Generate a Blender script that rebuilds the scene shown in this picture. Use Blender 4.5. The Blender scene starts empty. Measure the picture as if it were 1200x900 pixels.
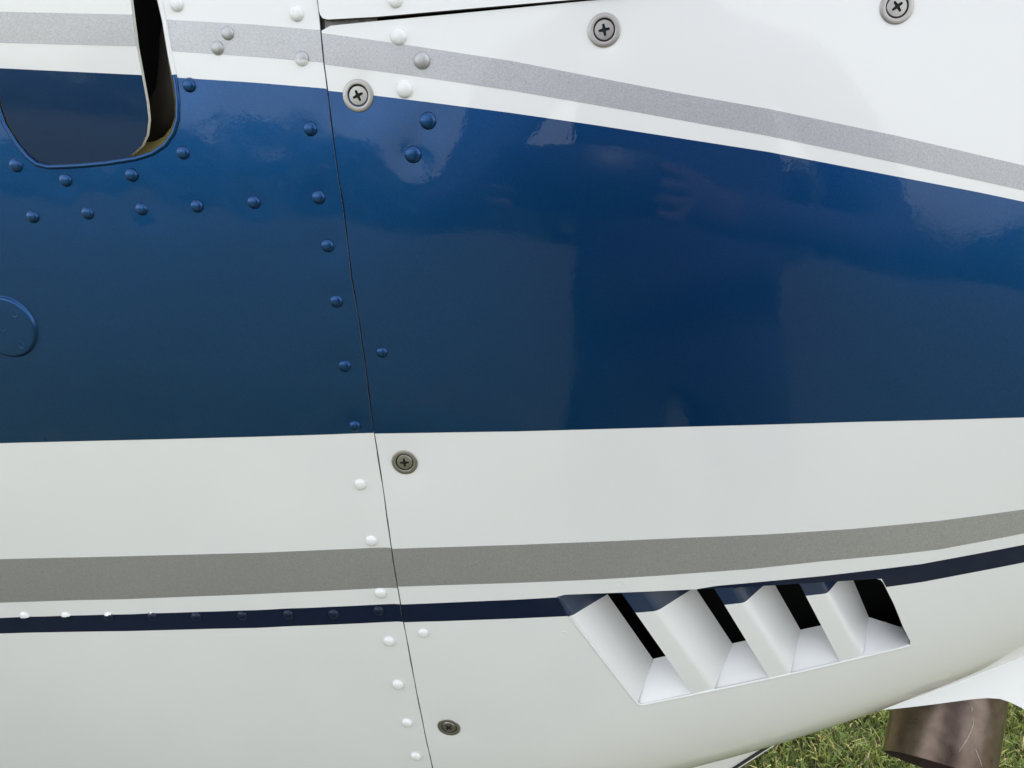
import bpy, bmesh, math, random
import numpy as np
from mathutils import Vector, Matrix
from mathutils.geometry import delaunay_2d_cdt

random.seed(7)
rng = np.random.default_rng(11)
R = math.radians
scn = bpy.context.scene
COL = scn.collection

# ------------------------------------------------------------------ camera, sky, sun, exposure
CAM = np.array([0.0, -0.805, 1.15])
PITCH = R(20.0)
FPX = 870.0                       # focal length in pixels of a 1200 px wide frame
cam_d = bpy.data.cameras.new('camera')
cam_d.sensor_width = 36.0
cam_d.lens = FPX / 1200.0 * 36.0
cam_d.clip_start = 0.01
cam_d.clip_end = 2000.0
cam = bpy.data.objects.new('camera', cam_d)
COL.objects.link(cam)
cam.location = CAM
cam.rotation_euler = (math.pi / 2 - PITCH, 0, 0)
scn.camera = cam

SUN_EL, SUN_AZ = R(42), R(40)     # azimuth from +y (beyond the aircraft) towards +x
w = bpy.data.worlds.new('World')
scn.world = w
w.use_nodes = True
nt = w.node_tree
for n in list(nt.nodes):
    nt.nodes.remove(n)
sky = nt.nodes.new('ShaderNodeTexSky')
sky.sky_type = 'NISHITA'
sky.sun_disc = False
sky.sun_elevation = SUN_EL
sky.sun_rotation = SUN_AZ
sky.dust_density = 3.0
sky.air_density = 1.2
hsv = nt.nodes.new('ShaderNodeHueSaturation')
hsv.inputs['Saturation'].default_value = 0.24
bg = nt.nodes.new('ShaderNodeBackground')
bg.inputs['Strength'].default_value = 0.15
wo = nt.nodes.new('ShaderNodeOutputWorld')
# broken thin cloud over the whole dome
tc_ = nt.nodes.new('ShaderNodeTexCoord')
cn = nt.nodes.new('ShaderNodeTexNoise')
cn.inputs['Scale'].default_value = 2.6
cn.inputs['Detail'].default_value = 5.0
cr = nt.nodes.new('ShaderNodeMapRange')
cr.inputs['From Min'].default_value = 0.35
cr.inputs['From Max'].default_value = 0.68
cr.inputs['To Min'].default_value = 0.85
cr.inputs['To Max'].default_value = 1.25
mul = nt.nodes.new('ShaderNodeVectorMath')
mul.operation = 'SCALE'
nt.links.new(tc_.outputs['Generated'], cn.inputs['Vector'])
nt.links.new(cn.outputs['Fac'], cr.inputs['Value'])
nt.links.new(sky.outputs['Color'], hsv.inputs['Color'])
nt.links.new(hsv.outputs['Color'], mul.inputs[0])
nt.links.new(cr.outputs['Result'], mul.inputs['Scale'])
nt.links.new(mul.outputs['Vector'], bg.inputs['Color'])
nt.links.new(bg.outputs['Background'], wo.inputs['Surface'])

sun_d = bpy.data.lights.new('sun', 'SUN')
sun_d.energy = 3.6
sun_d.angle = R(10.0)
sun_d.color = (1.0, 0.965, 0.91)
sun = bpy.data.objects.new('sun', sun_d)
COL.objects.link(sun)
sd = Vector((math.sin(SUN_AZ) * math.cos(SUN_EL), math.cos(SUN_AZ) * math.cos(SUN_EL), math.sin(SUN_EL)))
sun.rotation_euler = sd.to_track_quat('Z', 'Y').to_euler()
sun.location = sd * 20

scn.view_settings.view_transform = 'Standard'
scn.view_settings.look = 'None'
scn.view_settings.gamma = 1.0
scn.view_settings.use_curve_mapping = False
scn.view_settings.exposure = 1.78

# ------------------------------------------------------------------ materials
def new_mat(name):
    m = bpy.data.materials.new(name)
    m.use_nodes = True
    return m, m.node_tree, m.node_tree.nodes['Principled BSDF']

def noise(t, scale, detail=2.0, rough=0.5, coord='Object', dist=0.0):
    tc = t.nodes.new('ShaderNodeTexCoord')
    n = t.nodes.new('ShaderNodeTexNoise')
    n.inputs['Scale'].default_value = scale
    n.inputs['Detail'].default_value = detail
    n.inputs['Roughness'].default_value = rough
    n.inputs['Distortion'].default_value = dist
    t.links.new(tc.outputs[coord], n.inputs['Vector'])
    return n

def ramp(t, src, stops):
    r = t.nodes.new('ShaderNodeValToRGB')
    e = r.color_ramp.elements
    while len(e) < len(stops):
        e.new(0.5)
    for k, (p, c) in enumerate(stops):
        e[k].position = p
        e[k].color = (*c, 1)
    t.links.new(src, r.inputs['Fac'])
    return r

def add_bump(t, b, src, strength, dist, sock='Normal', prev=None):
    n = t.nodes.new('ShaderNodeBump')
    n.inputs['Strength'].default_value = strength
    n.inputs['Distance'].default_value = dist
    t.links.new(src, n.inputs['Height'])
    if prev is not None:
        t.links.new(prev.outputs['Normal'], n.inputs['Normal'])
    t.links.new(n.outputs['Normal'], b.inputs[sock])
    return n

def paint(name, base, metallic=0.0, rough=0.4, flake=0.0, coat=1.0, speck=False, navy=None, flake_scale=1500):
    m, t, b = new_mat(name)
    b.inputs['Metallic'].default_value = metallic
    b.inputs['Roughness'].default_value = rough
    b.inputs['Coat Weight'].default_value = coat
    b.inputs['Coat Roughness'].default_value = 0.035
    b.inputs['Coat IOR'].default_value = 1.42
    hz = noise(t, 26.0, 6.0, 0.65, dist=0.8)
    hr = t.nodes.new('ShaderNodeMapRange')
    hr.inputs['From Min'].default_value = 0.45
    hr.inputs['From Max'].default_value = 0.75
    hr.inputs['To Min'].default_value = 0.025
    hr.inputs['To Max'].default_value = 0.13
    t.links.new(hz.outputs['Fac'], hr.inputs['Value'])
    t.links.new(hr.outputs['Result'], b.inputs['Coat Roughness'])
    # faint large-scale tone drift, flake sparkle
    big = noise(t, 9.0, 3.0)
    mr = t.nodes.new('ShaderNodeMapRange')
    mr.inputs['To Min'].default_value = 0.95
    mr.inputs['To Max'].default_value = 1.05
    t.links.new(big.outputs['Fac'], mr.inputs['Value'])
    val = mr.outputs['Result']
    if flake:
        fn = noise(t, flake_scale, 2.0, 0.65)
        fr = t.nodes.new('ShaderNodeMapRange')
        fr.inputs['From Min'].default_value = 0.3
        fr.inputs['From Max'].default_value = 0.7
        fr.inputs['To Min'].default_value = 1.0 - flake
        fr.inputs['To Max'].default_value = 1.0 + flake
        t.links.new(fn.outputs['Fac'], fr.inputs['Value'])
        mm = t.nodes.new('ShaderNodeMath')
        mm.operation = 'MULTIPLY'
        t.links.new(val, mm.inputs[0])
        t.links.new(fr.outputs['Result'], mm.inputs[1])
        val = mm.outputs['Value']
    sc = t.nodes.new('ShaderNodeVectorMath')
    sc.operation = 'SCALE'
    sc.inputs[0].default_value = base
    t.links.new(val, sc.inputs['Scale'])
    col = sc.outputs['Vector']
    if navy is not None:
        at = t.nodes.new('ShaderNodeAttribute')
        at.attribute_name = 'navy'
        gt = t.nodes.new('ShaderNodeMath')
        gt.operation = 'GREATER_THAN'
        gt.inputs[1].default_value = 0.0
        t.links.new(at.outputs['Fac'], gt.inputs[0])
        mx = t.nodes.new('ShaderNodeMix')
        mx.data_type = 'RGBA'
        t.links.new(gt.outputs['Value'], mx.inputs['Factor'])
        t.links.new(col, mx.inputs[6])
        mx.inputs[7].default_value = (*navy, 1)
        col = mx.outputs[2]
    if speck:      # a few tiny dirt specks
        sn = noise(t, 420.0, 0.0)
        sr = ramp(t, sn.outputs['Fac'], [(0.110, (0.55, 0.53, 0.5)), (0.119, (1, 1, 1))])
        mx2 = t.nodes.new('ShaderNodeMix')
        mx2.data_type = 'RGBA'
        mx2.blend_type = 'MULTIPLY'
        mx2.inputs['Factor'].default_value = 1.0
        t.links.new(col, mx2.inputs[6])
        t.links.new(sr.outputs['Color'], mx2.inputs[7])
        col = mx2.outputs[2]
    t.links.new(col, b.inputs['Base Color'])
    # orange peel in the clear coat
    op = noise(t, 330.0, 2.0, 0.6)
    add_bump(t, b, op.outputs['Fac'], 0.15, 0.00012, 'Coat Normal')
    add_bump(t, b, op.outputs['Fac'], 0.10, 0.00012, 'Normal')
    return m

NAVY = (0.0012, 0.0075, 0.032)
M = {}
M['white'] = paint('white_paint', (0.85, 0.85, 0.838), 0.0, 0.32)
M['blue'] = paint('blue_metallic_paint', (0.0022, 0.054, 0.172), 0.88, 0.36, 0.18, coat=0.62)
M['shaded_blue'] = paint('shaded_blue_metallic_paint', (0.0016, 0.026, 0.085), 0.8, 0.36, 0.16, coat=0.7)  # the band's blue darkened: the flap's dimmer reflection put into its colour
M['silver'] = paint('silver_metallic_paint', (0.48, 0.48, 0.488), 0.75, 0.5, 0.17, coat=0.45, flake_scale=1700)
M['navy'] = paint('navy_paint', NAVY, 0.0, 0.4, 0.0, 0.6)
M['navy'].node_tree.nodes['Principled BSDF'].inputs['Specular IOR Level'].default_value = 0.2
M['louvre'] = paint('louvre_paint', (0.85, 0.85, 0.838), 0.0, 0.38, navy=(0.003, 0.021, 0.07))

def metal(name, c1, c2, rough, scale, bump=0.15, stretch=None, rust=None):
    m, t, b = new_mat(name)
    b.inputs['Metallic'].default_value = 1.0
    n = noise(t, scale, 6.0, 0.65, dist=0.4)
    r = ramp(t, n.outputs['Fac'], [(0.3, c1), (0.7, c2)])
    t.links.new(r.outputs['Color'], b.inputs['Base Color'])
    rr = t.nodes.new('ShaderNodeMapRange')
    rr.inputs['To Min'].default_value = rough - 0.12
    rr.inputs['To Max'].default_value = rough + 0.12
    t.links.new(n.outputs['Fac'], rr.inputs['Value'])
    t.links.new(rr.outputs['Result'], b.inputs['Roughness'])
    add_bump(t, b, n.outputs['Fac'], bump, 0.0003)
    return m
M['nickel'] = metal('nickel_plate', (0.33, 0.31, 0.285), (0.50, 0.475, 0.445), 0.40, 420)
M['screwmetal'] = metal('screw_steel', (0.30, 0.285, 0.26), (0.48, 0.46, 0.43), 0.36, 600)

def plain(name, c, rough=0.7, metallic=0.0, var=0.25, scale=40):
    m, t, b = new_mat(name)
    n = noise(t, scale, 4.0)
    r = ramp(t, n.outputs['Fac'], [(0.3, tuple(v * (1 - var) for v in c)), (0.7, tuple(v * (1 + var) for v in c))])
    t.links.new(r.outputs['Color'], b.inputs['Base Color'])
    b.inputs['Roughness'].default_value = rough
    b.inputs['Metallic'].default_value = metallic
    return m
M['recess'] = plain('dark_recess', (0.01, 0.01, 0.009), 0.8)
M['shade_black'] = plain('black_shade', (0.006, 0.006, 0.006), 0.95)  # flat black standing in for the shade inside the body
M['olive'] = plain('olive_primer', (0.36, 0.31, 0.11), 0.5, 0.0, 0.2, 60)
M['hose'] = plain('black_hose', (0.035, 0.028, 0.022), 0.6)
M['edge'] = plain('cut_edge', (0.10, 0.10, 0.10), 0.6)
M['rubber'] = plain('black_rubber', (0.02, 0.02, 0.02), 0.6)
M['seal'] = plain('grey_sealant', (0.25, 0.24, 0.23), 0.7, 0.0, 0.35, 300)

M['bright'] = metal('bared_steel', (0.45, 0.40, 0.36), (0.68, 0.62, 0.57), 0.75, 300)

# burnt steel of the exhaust
m, t, b = new_mat('heat_stained_steel')
b.inputs['Metallic'].default_value = 0.85
n1 = noise(t, 13, 4, 0.5, dist=0.3)
n2 = noise(t, 130, 5, 0.6)
r1 = ramp(t, n1.outputs['Fac'], [(0.25, (0.085, 0.058, 0.045)), (0.5, (0.135, 0.096, 0.074)), (0.65, (0.18, 0.142, 0.118)), (0.85, (0.30, 0.215, 0.16))])
r2 = ramp(t, n2.outputs['Fac'], [(0.35, (0.78, 0.75, 0.72)), (0.65, (1.12, 1.08, 1.04))])
mx = t.nodes.new('ShaderNodeMix'); mx.data_type = 'RGBA'; mx.blend_type = 'MULTIPLY'; mx.inputs['Factor'].default_value = 1
t.links.new(r1.outputs['Color'], mx.inputs[6]); t.links.new(r2.outputs['Color'], mx.inputs[7])
t.links.new(mx.outputs[2], b.inputs['Base Color'])
rr = t.nodes.new('ShaderNodeMapRange'); rr.inputs['To Min'].default_value = 0.22; rr.inputs['To Max'].default_value = 0.38
t.links.new(n2.outputs['Fac'], rr.inputs['Value']); t.links.new(rr.outputs['Result'], b.inputs['Roughness'])
add_bump(t, b, n2.outputs['Fac'], 0.2, 0.0005)
M['exhaust'] = m
M['soot'] = plain('sooty_brown', (0.035, 0.018, 0.012), 0.8, 0.2, 0.4, 60)

# ------------------------------------------------------------------ the aircraft's skin as a real surface
# x along the body, s = length down the side measured from camera height; phi = how far the side leans under
GX, GW = np.polynomial.legendre.leggauss(24)
SKIN_Y = -0.45
KAP, BB, WW = 0.53, 8.0, 0.03
TC0, TC1, TC2 = 0.346, -0.60, -0.50
def softplus(a):
    return np.logaddexp(0, a)
def phi_f(x, t):
    xc = 0.45 * np.tanh(x / 0.45)
    p0 = -0.095 - 0.17 * xc
    u_ = 0.6 * np.tanh((x - 0.113) / 0.6)
    tc = TC0 + TC1 * u_ + TC2 * np.where(u_ > 0, u_ * u_, 0.3 * u_ * u_)
    p = p0 + KAP * t + BB * WW * softplus((t - tc) / WW) - 4.0 * 0.05 * softplus((-t - 0.30) / 0.05)
    hp = math.pi / 2
    p = hp - 0.08 * softplus((hp - p) / 0.08)
    p = -hp + 0.08 * softplus((p + hp) / 0.08)
    return p
def base_P(x, s):
    x = np.asarray(x, float); s = np.asarray(s, float)
    tt = 0.5 * s[..., None] * (GX + 1)
    ph = phi_f(x[..., None], tt)
    y = 0.5 * s * (np.sin(ph) * GW).sum(-1)
    z = -0.5 * s * (np.cos(ph) * GW).sum(-1)
    y0 = SKIN_Y - 0.085 * 0.5 * np.tanh(x / 0.5)
    return np.stack([x, y0 + y, CAM[2] + z], -1)
def base_N(x, s, e=4e-4):
    dx = base_P(x + e, s) - base_P(x - e, s)
    ds = base_P(x, s + e) - base_P(x, s - e)
    n = np.cross(dx, -ds)
    n /= np.linalg.norm(n, axis=-1, keepdims=True)
    return n                                   # points outwards (towards the camera)
CP, SP = math.cos(PITCH), math.sin(PITCH)
FWD = np.array([0, CP, -SP]); UP = np.array([0, SP, CP]); RT = np.array([1.0, 0, 0])
def proj(P):
    d = P - CAM
    z = d @ FWD
    return np.stack([600 + FPX * (d @ RT) / z, 450 - FPX * (d @ UP) / z], -1)
def ray(px, py):
    return FWD + ((np.asarray(px, float) - 600) / FPX)[..., None] * RT + ((450 - np.asarray(py, float)) / FPX)[..., None] * UP
def at_depth(px, py, d):
    return CAM + ray(px, py) * np.asarray(d, float)[..., None]
def off_P(x, s, d):
    return base_P(x, s) - base_N(x, s) * np.asarray(d)[..., None]
def find(px, py, depth=0.0):
    """surface coordinates (x, s) of the skin point seen at a place in the photograph"""
    px = np.atleast_1d(np.asarray(px, float)); py = np.atleast_1d(np.asarray(py, float))
    depth = np.broadcast_to(np.asarray(depth, float), px.shape)
    r = ray(px, py)
    k = (SKIN_Y - CAM[1]) / r[:, 1]
    x = r[:, 0] * k; s = -r[:, 2] * k
    tgt = np.stack([px, py], -1); e = 2e-4
    for it in range(25):
        p = proj(off_P(x, s, depth)); er = tgt - p
        jx = (proj(off_P(x + e, s, depth)) - p) / e
        js = (proj(off_P(x, s + e, depth)) - p) / e
        det = jx[:, 0] * js[:, 1] - jx[:, 1] * js[:, 0]
        det = np.where(np.abs(det) < 1e3, 1e3, det)
        dx = (er[:, 0] * js[:, 1] - er[:, 1] * js[:, 0]) / det
        ds = (jx[:, 0] * er[:, 1] - jx[:, 1] * er[:, 0]) / det
        x = x + np.clip(dx, -0.03, 0.03); s = s + np.clip(ds, -0.02, 0.02)
    return np.stack([x, s], -1)
def finds(pts, depth=0.0):
    a = np.array(pts, float)
    return find(a[:, 0], a[:, 1], depth)

# dents around the fasteners and the gentle waviness of thin sheet
DENTS = []                                     # x, s, depth, radius
def relief(x, s):
    d = 0.00011 * np.sin(41 * x + 1.3) * np.sin(37 * s + 0.5) + 0.00007 * np.sin(83 * x + 9 * s + 2.0) * np.sin(71 * s - 13 * x)
    if DENTS:
        D = np.array(DENTS)
        for (dx, ds, dd, dr) in D:
            q = (x - dx) ** 2 + (s - ds) ** 2
            d = d - dd * np.exp(-q / (dr * dr))
    return d
def skin(x, s, off=0.0):
    return base_P(x, s) + base_N(x, s) * (np.asarray(off) + relief(x, s))[..., None]

def skin_N(x, s, off=0.0, e=5e-4):
    dx = skin(x + e, s, off) - skin(x - e, s, off)
    ds = skin(x, s + e, off) - skin(x, s - e, off)
    n = np.cross(dx, -ds)
    return n / np.linalg.norm(n, axis=-1, keepdims=True)

# ------------------------------------------------------------------ mesh helpers
def link(name, me, mats, parent=None, smooth=True):
    if not isinstance(mats, (list, tuple)):
        mats = [mats]
    for mm in mats:
        me.materials.append(mm)
    if smooth:
        me.shade_smooth()
    o = bpy.data.objects.new(name, me)
    COL.objects.link(o)
    if parent is not None:
        o.parent = parent
    return o
def from_data(name, V, F, mats, parent=None, smooth=True, sharp=None, mi=None, attr=None):
    me = bpy.data.meshes.new(name)
    me.from_pydata([tuple(map(float, v)) for v in V], [], [tuple(int(i) for i in f) for f in F])
    if mi is not None:
        me.polygons.foreach_set('material_index', np.array(mi, dtype=np.int32))
    if attr is not None:
        a = me.attributes.new('navy', 'FLOAT', 'POINT')
        a.data.foreach_set('value', np.array(attr, dtype=np.float32))
    o = link(name, me, mats, parent, smooth)
    if sharp:
        a = me.attributes.new('sharp_edge', 'BOOLEAN', 'EDGE')
        vals = np.zeros(len(me.edges), dtype=bool)
        for i, e in enumerate(me.edges):
            if tuple(sorted(e.vertices)) in sharp:
                vals[i] = True
        a.data.foreach_set('value', vals)
    me.update()
    return o
def resample(pts, step, closed=False):
    p = np.array(pts, float)
    if closed:
        p = np.vstack([p, p[:1]])
    out = []
    for a, b_ in zip(p[:-1], p[1:]):
        n = max(1, int(math.ceil(np.linalg.norm(b_ - a) / step)))
        for k in range(n):
            out.append(a + (b_ - a) * k / n)
    if not closed:
        out.append(p[-1])
    return np.array(out)
def inside(P, loop):
    x, y = P[:, 0], P[:, 1]
    r = np.zeros(len(P), bool)
    n = len(loop)
    for i in range(n):
        x1, y1 = loop[i]; x2, y2 = loop[(i + 1) % n]
        c = (y1 > y) != (y2 > y)
        if c.any():
            xi = (x2 - x1) * (y - y1) / (y2 - y1 + 1e-18) + x1
            r ^= c & (x < xi)
    return r
def near(P, loop, dist_):
    bad = np.zeros(len(P), bool)
    L = np.asarray(loop)
    for i in range(0, len(P), 4000):
        q = P[i:i + 4000]
        d2 = ((q[:, None, :] - L[None, :, :]) ** 2).sum(-1).min(1)
        bad[i:i + 4000] = d2 < dist_ * dist_
    return bad
FILM = 0.00012
VIS = (-0.345, 0.33, -0.085, 0.46)
def sheet(name, outer, holes, mat, parent, off=0.0, rim=0.0012, fine=0.0035, coarse=0.014, lip=0.0):
    """a sheet of the skin bounded by a loop in (x, s), with holes, its cut edges turned inwards"""
    loops = []
    for l in [outer] + list(holes):
        l = np.asarray(l)
        rs = resample(l, fine, True)
        # thin the boundary outside the well-seen part
        loops.append(rs)
    lo, hi = loops[0].min(0), loops[0].max(0)
    gx, gs = np.meshgrid(np.arange(max(lo[0], VIS[0]), min(hi[0], VIS[1]), fine), np.arange(max(lo[1], VIS[2]), min(hi[1], VIS[3]), fine))
    off_ = (np.arange(gx.shape[0]) % 2)[:, None] * fine * 0.5
    G1 = np.stack([(gx + off_).ravel(), gs.ravel()], -1)
    gx, gs = np.meshgrid(np.arange(lo[0], hi[0], coarse), np.arange(lo[1], hi[1], coarse))
    G2 = np.stack([gx.ravel(), gs.ravel()], -1)
    k = (G2[:, 0] > VIS[0]) & (G2[:, 0] < VIS[1]) & (G2[:, 1] > VIS[2]) & (G2[:, 1] < VIS[3])
    G = np.vstack([G1, G2[~k]])
    ok = inside(G, loops[0])
    for h in loops[1:]:
        ok &= ~inside(G, h)
    G = G[ok]
    if len(G):
        G = G[~near(G, np.vstack(loops), fine * 0.55)]
    pts, edges = [], []
    for l in loops:
        b0 = len(pts)
        pts += [tuple(p) for p in l]
        edges += [(b0 + i, b0 + (i + 1) % len(l)) for i in range(len(l))]
    nb = len(pts)
    pts += [tuple(p) for p in G]
    res = delaunay_2d_cdt([Vector(p) for p in pts], edges, [], 0, 1e-7)
    V2 = np.array([tuple(v) for v in res[0]]); F = np.array(res[2])
    Cn = V2[F].mean(1)
    ok = inside(Cn, loops[0])
    for h in loops[1:]:
        ok &= ~inside(Cn, h)
    F = F[ok]
    # orientation: outward normal
    V3 = skin(V2[:, 0], V2[:, 1], off)
    N3 = base_N(V2[:, 0], V2[:, 1])
    fn = np.cross(V3[F[:, 1]] - V3[F[:, 0]], V3[F[:, 2]] - V3[F[:, 0]])
    flip = (fn * N3[F[:, 0]]).sum(-1) < 0
    F[flip] = F[flip][:, ::-1]
    faces = [tuple(f) for f in F]
    verts = list(V3)
    sharp = set()
    if rim > 0:
        cnt = {}
        for f in faces:
            for a, b_ in ((f[0], f[1]), (f[1], f[2]), (f[2], f[0])):
                key = (min(a, b_), max(a, b_))
                cnt[key] = (a, b_) if key not in cnt else None
        be = [v for v in cnt.values() if v is not None]
        mp = {}
        for a, b_ in be:
            for v in (a, b_):
                if v not in mp:
                    mp[v] = len(verts)
                    verts.append(V3[v] - N3[v] * rim)
        for a, b_ in be:
            faces.append((b_, a, mp[a], mp[b_]))
    o = from_data(name, verts, faces, [mat, M['edge']] if rim > FILM * 2 else mat, parent, True, None, [0] * len(F) + [1 if rim > FILM * 2 else 0] * (len(faces) - len(F)))
    nrm = skin_N(V2[:, 0], V2[:, 1], off)
    nf = len(F)
    ln_ = np.empty((nf * 3 + 4 * (len(faces) - nf), 3))
    ln_[:nf * 3] = nrm[np.array(faces[:nf]).ravel()]
    if len(faces) > nf:
        Q = np.array(faces[nf:]); VV = np.array(verts)
        q = np.cross(VV[Q[:, 1]] - VV[Q[:, 0]], VV[Q[:, 3]] - VV[Q[:, 0]])
        q /= np.linalg.norm(q, axis=1, keepdims=True) + 1e-20
        ln_[nf * 3:] = np.repeat(q, 4, 0)
    o.data.normals_split_custom_set([tuple(v) for v in ln_])
    return o
def tube(name, pts, rad, mat, parent, seg=10, closed=False, rads=None):
    P = [Vector(p) for p in pts]
    n = len(P)
    V, F = [], []
    prev = None
    for i in range(n):
        if closed:
            t_ = (P[(i + 1) % n] - P[i - 1]).normalized()
        else:
            t_ = (P[min(i + 1, n - 1)] - P[max(i - 1, 0)]).normalized()
        if prev is None:
            a = t_.orthogonal().normalized()
        else:
            a = (prev - t_ * prev.dot(t_)).normalized()
        prev = a
        c = t_.cross(a)
        rr_ = rads[i] if rads is not None else rad
        for k in range(seg):
            an = 2 * math.pi * k / seg
            V.append(P[i] + (a * math.cos(an) + c * math.sin(an)) * rr_)
    m_ = n if closed else n - 1
    for i in range(m_):
        for k in range(seg):
            F.append((i * seg + k, i * seg + (k + 1) % seg, ((i + 1) % n) * seg + (k + 1) % seg, ((i + 1) % n) * seg + k))
    if not closed:
        F.append(tuple(range(seg))[::-1])
        F.append(tuple((n - 1) * seg + k for k in range(seg)))
    return from_data(name, V, F, mat, parent)
def frame_at(x, s, off=0.0):
    """a matrix whose z looks out of the skin"""
    x = np.array([x]); s = np.array([s])
    p = skin(x, s, off)[0]; e = 1e-3
    tx = skin(x + e, s, off)[0] - skin(x - e, s, off)[0]
    ts = skin(x, s - e, off)[0] - skin(x, s + e, off)[0]
    zx = Vector(np.cross(tx, ts)).normalized()
    xx = (Vector(tx) - zx * zx.dot(Vector(tx))).normalized()
    yx = zx.cross(xx)
    mt = Matrix((xx, yx, zx)).transposed().to_4x4()
    mt.translation = Vector(p)
    return mt

# ------------------------------------------------------------------ lines read off the photograph (1200 x 900)
SEAM = [(371, -14), (372.5, 0), (375, 25), (380, 75), (386, 125), (397, 210), (402.5, 242), (412.5, 325), (422.5, 385), (428, 425), (437.5, 500), (450, 580), (459, 645), (464, 675), (470, 712), (480, 766), (490, 820), (507, 900)]
DOOR = [(133, -120), (153, 0), (160, 55), (166, 87), (172, 120), (174, 140), (172, 158), (166, 171), (151, 184), (125, 189.5), (92, 192.5), (58, 194), (45, 190.5), (34, 182), (22, 166), (9, 143), (2, 122), (-2, 100), (-6, 60), (-8, 0), (-8, -120)]
OPEN = [(163, -120), (187, 0), (193, 25), (200, 66), (206, 95), (209, 118), (209, 140), (204, 156), (194, 170), (179, 180), (160, 186), (125, 191.5), (92, 194.5), (57, 196), (43, 192.5), (32, 184), (19, 168), (5, 145), (-2, 123), (-6, 101), (-10, 60), (-12, 0), (-12, -120)]
LOUV = [(654, 699), (666, 721), (707, 774), (746, 824), (750, 826.3), (756, 825.6), (837, 809), (926, 790.5), (1013, 770), (1060, 758.5), (1066, 756), (1066.5, 751), (1058, 734), (1048, 709), (1035, 683), (1032, 679.5), (1027, 678), (1000, 680), (968, 682), (909, 685.5), (818, 690.5), (728, 694.5), (662, 697)]
L_SIL_T = [(-40, 12), (0, 14), (155, 17), (197, 23), (300, 29), (370, 35), (385, 36)]
L_SIL_B = [(-40, 49), (0, 50), (160, 54), (204, 60), (300, 66.5), (377, 73), (392, 74.5)]
L_BLU_T = [(-40, 78), (0, 80), (120, 84), (166, 88), (208, 91), (300, 97), (384, 104), (396, 105)]
L_BLU_B = [(-40, 520), (0, 519), (150, 515.5), (300, 511.5), (395, 508.5), (437.5, 507), (446, 507)]
L_SIL2_T = [(-40, 656), (0, 655), (150, 651.5), (300, 647.5), (459, 641), (470, 640.5)]
L_SIL2_B = [(-40, 707), (0, 706), (150, 701.5), (300, 696), (400, 691), (466, 688), (474, 687.5)]
L_NAV_T = [(-40, 725), (0, 724), (150, 719.5), (300, 715), (470, 707), (478, 706.5)]
L_NAV_B = [(-40, 743), (0, 742), (150, 739), (300, 735.5), (400, 731), (474, 727.5), (482, 727)]
R_SIL_T = [(372, 37.5), (380, 39), (472, 52), (600, 71.5), (700, 91), (800, 110), (900, 127.5), (1050, 159), (1200, 194), (1300, 219)]
R_SIL_B = [(372, 74), (381, 75.5), (472, 87), (600, 106), (750, 132), (900, 159), (1050, 190.5), (1200, 223), (1300, 247)]
R_BLU_T = [(376, 105), (386, 106.5), (440, 112), (500, 119.5), (600, 132.5), (700, 147), (800, 162.5), (900, 178), (1145, 225), (1200, 236.5), (1300, 258)]
R_BLU_B = [(430, 508.3), (440, 508), (600, 505.5), (800, 500), (876, 498), (1000, 494.5), (1200, 489), (1300, 486)]
R_SIL2_T = [(450, 644), (462, 643), (600, 638.5), (800, 630.5), (900, 626), (1000, 619.5), (1100, 610.5), (1200, 597), (1300, 581)]
R_SIL2_B = [(458, 688), (470, 687.3), (600, 683), (700, 679), (780, 674), (880, 666.5), (964, 657.5), (1050, 649.5), (1100, 644), (1200, 625), (1300, 604)]
R_NAV_T = [(460, 709), (472, 708.3), (600, 703), (654, 700), (728, 695), (816, 690.5), (840, 686.5), (964, 675), (1080, 661), (1200, 638.5), (1300, 618)]
R_NAV_B = [(465, 729.5), (475, 729), (600, 725), (664, 722), (750, 718), (850, 709), (940, 699), (1036, 688), (1080, 682), (1200, 659), (1300, 638)]
TOP_EDGE = [(376, 18), (379, 22), (385, 23.5), (440, 20.5), (520, 13.5), (600, 6.5), (687, -1), (800, -10), (1000, -27)]     # lower edge of the upper cowl
LOW_EDGE = [(381, 36), (384, 32), (388, 30), (440, 24.8), (520, 17.4), (600, 9.6), (687, 1.0), (800, -8), (1000, -24)]         # top edge of the lower cowl

X0, X1 = -1.15, 0.62
S_TOP, S_BOT = -0.42, 0.62
seam = finds(SEAM)
d_top = seam[0] - seam[1]; d_bot = seam[-1] - seam[-2]
seam_top = seam[0] + d_top * (S_TOP - seam[0, 1]) / d_top[1]
seam_bot = seam[-1] + d_bot * (S_BOT - seam[-1, 1]) / d_bot[1]
seam = np.vstack([[seam_top], seam, [seam_bot]])
def seam_x(s):
    return np.interp(s, seam[:, 1], seam[:, 0])
GAP = 0.00026
_sd = resample(seam, 0.006)
seam_l = _sd - np.stack([GAP + 0.00009 * np.sin(_sd[:, 1] * 190) + 0.00006 * np.sin(_sd[:, 1] * 517 + 1), 0 * _sd[:, 1]], -1)
seam_r = _sd + np.stack([GAP + 0.00007 * np.sin(_sd[:, 1] * 143 + 2) + 0.00005 * np.sin(_sd[:, 1] * 391), 0 * _sd[:, 1]], -1)
hole_open = finds(OPEN[:-0 or None]); hole_louv = finds(LOUV)
top_e = finds(TOP_EDGE); low_e = finds(LOW_EDGE)

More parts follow.
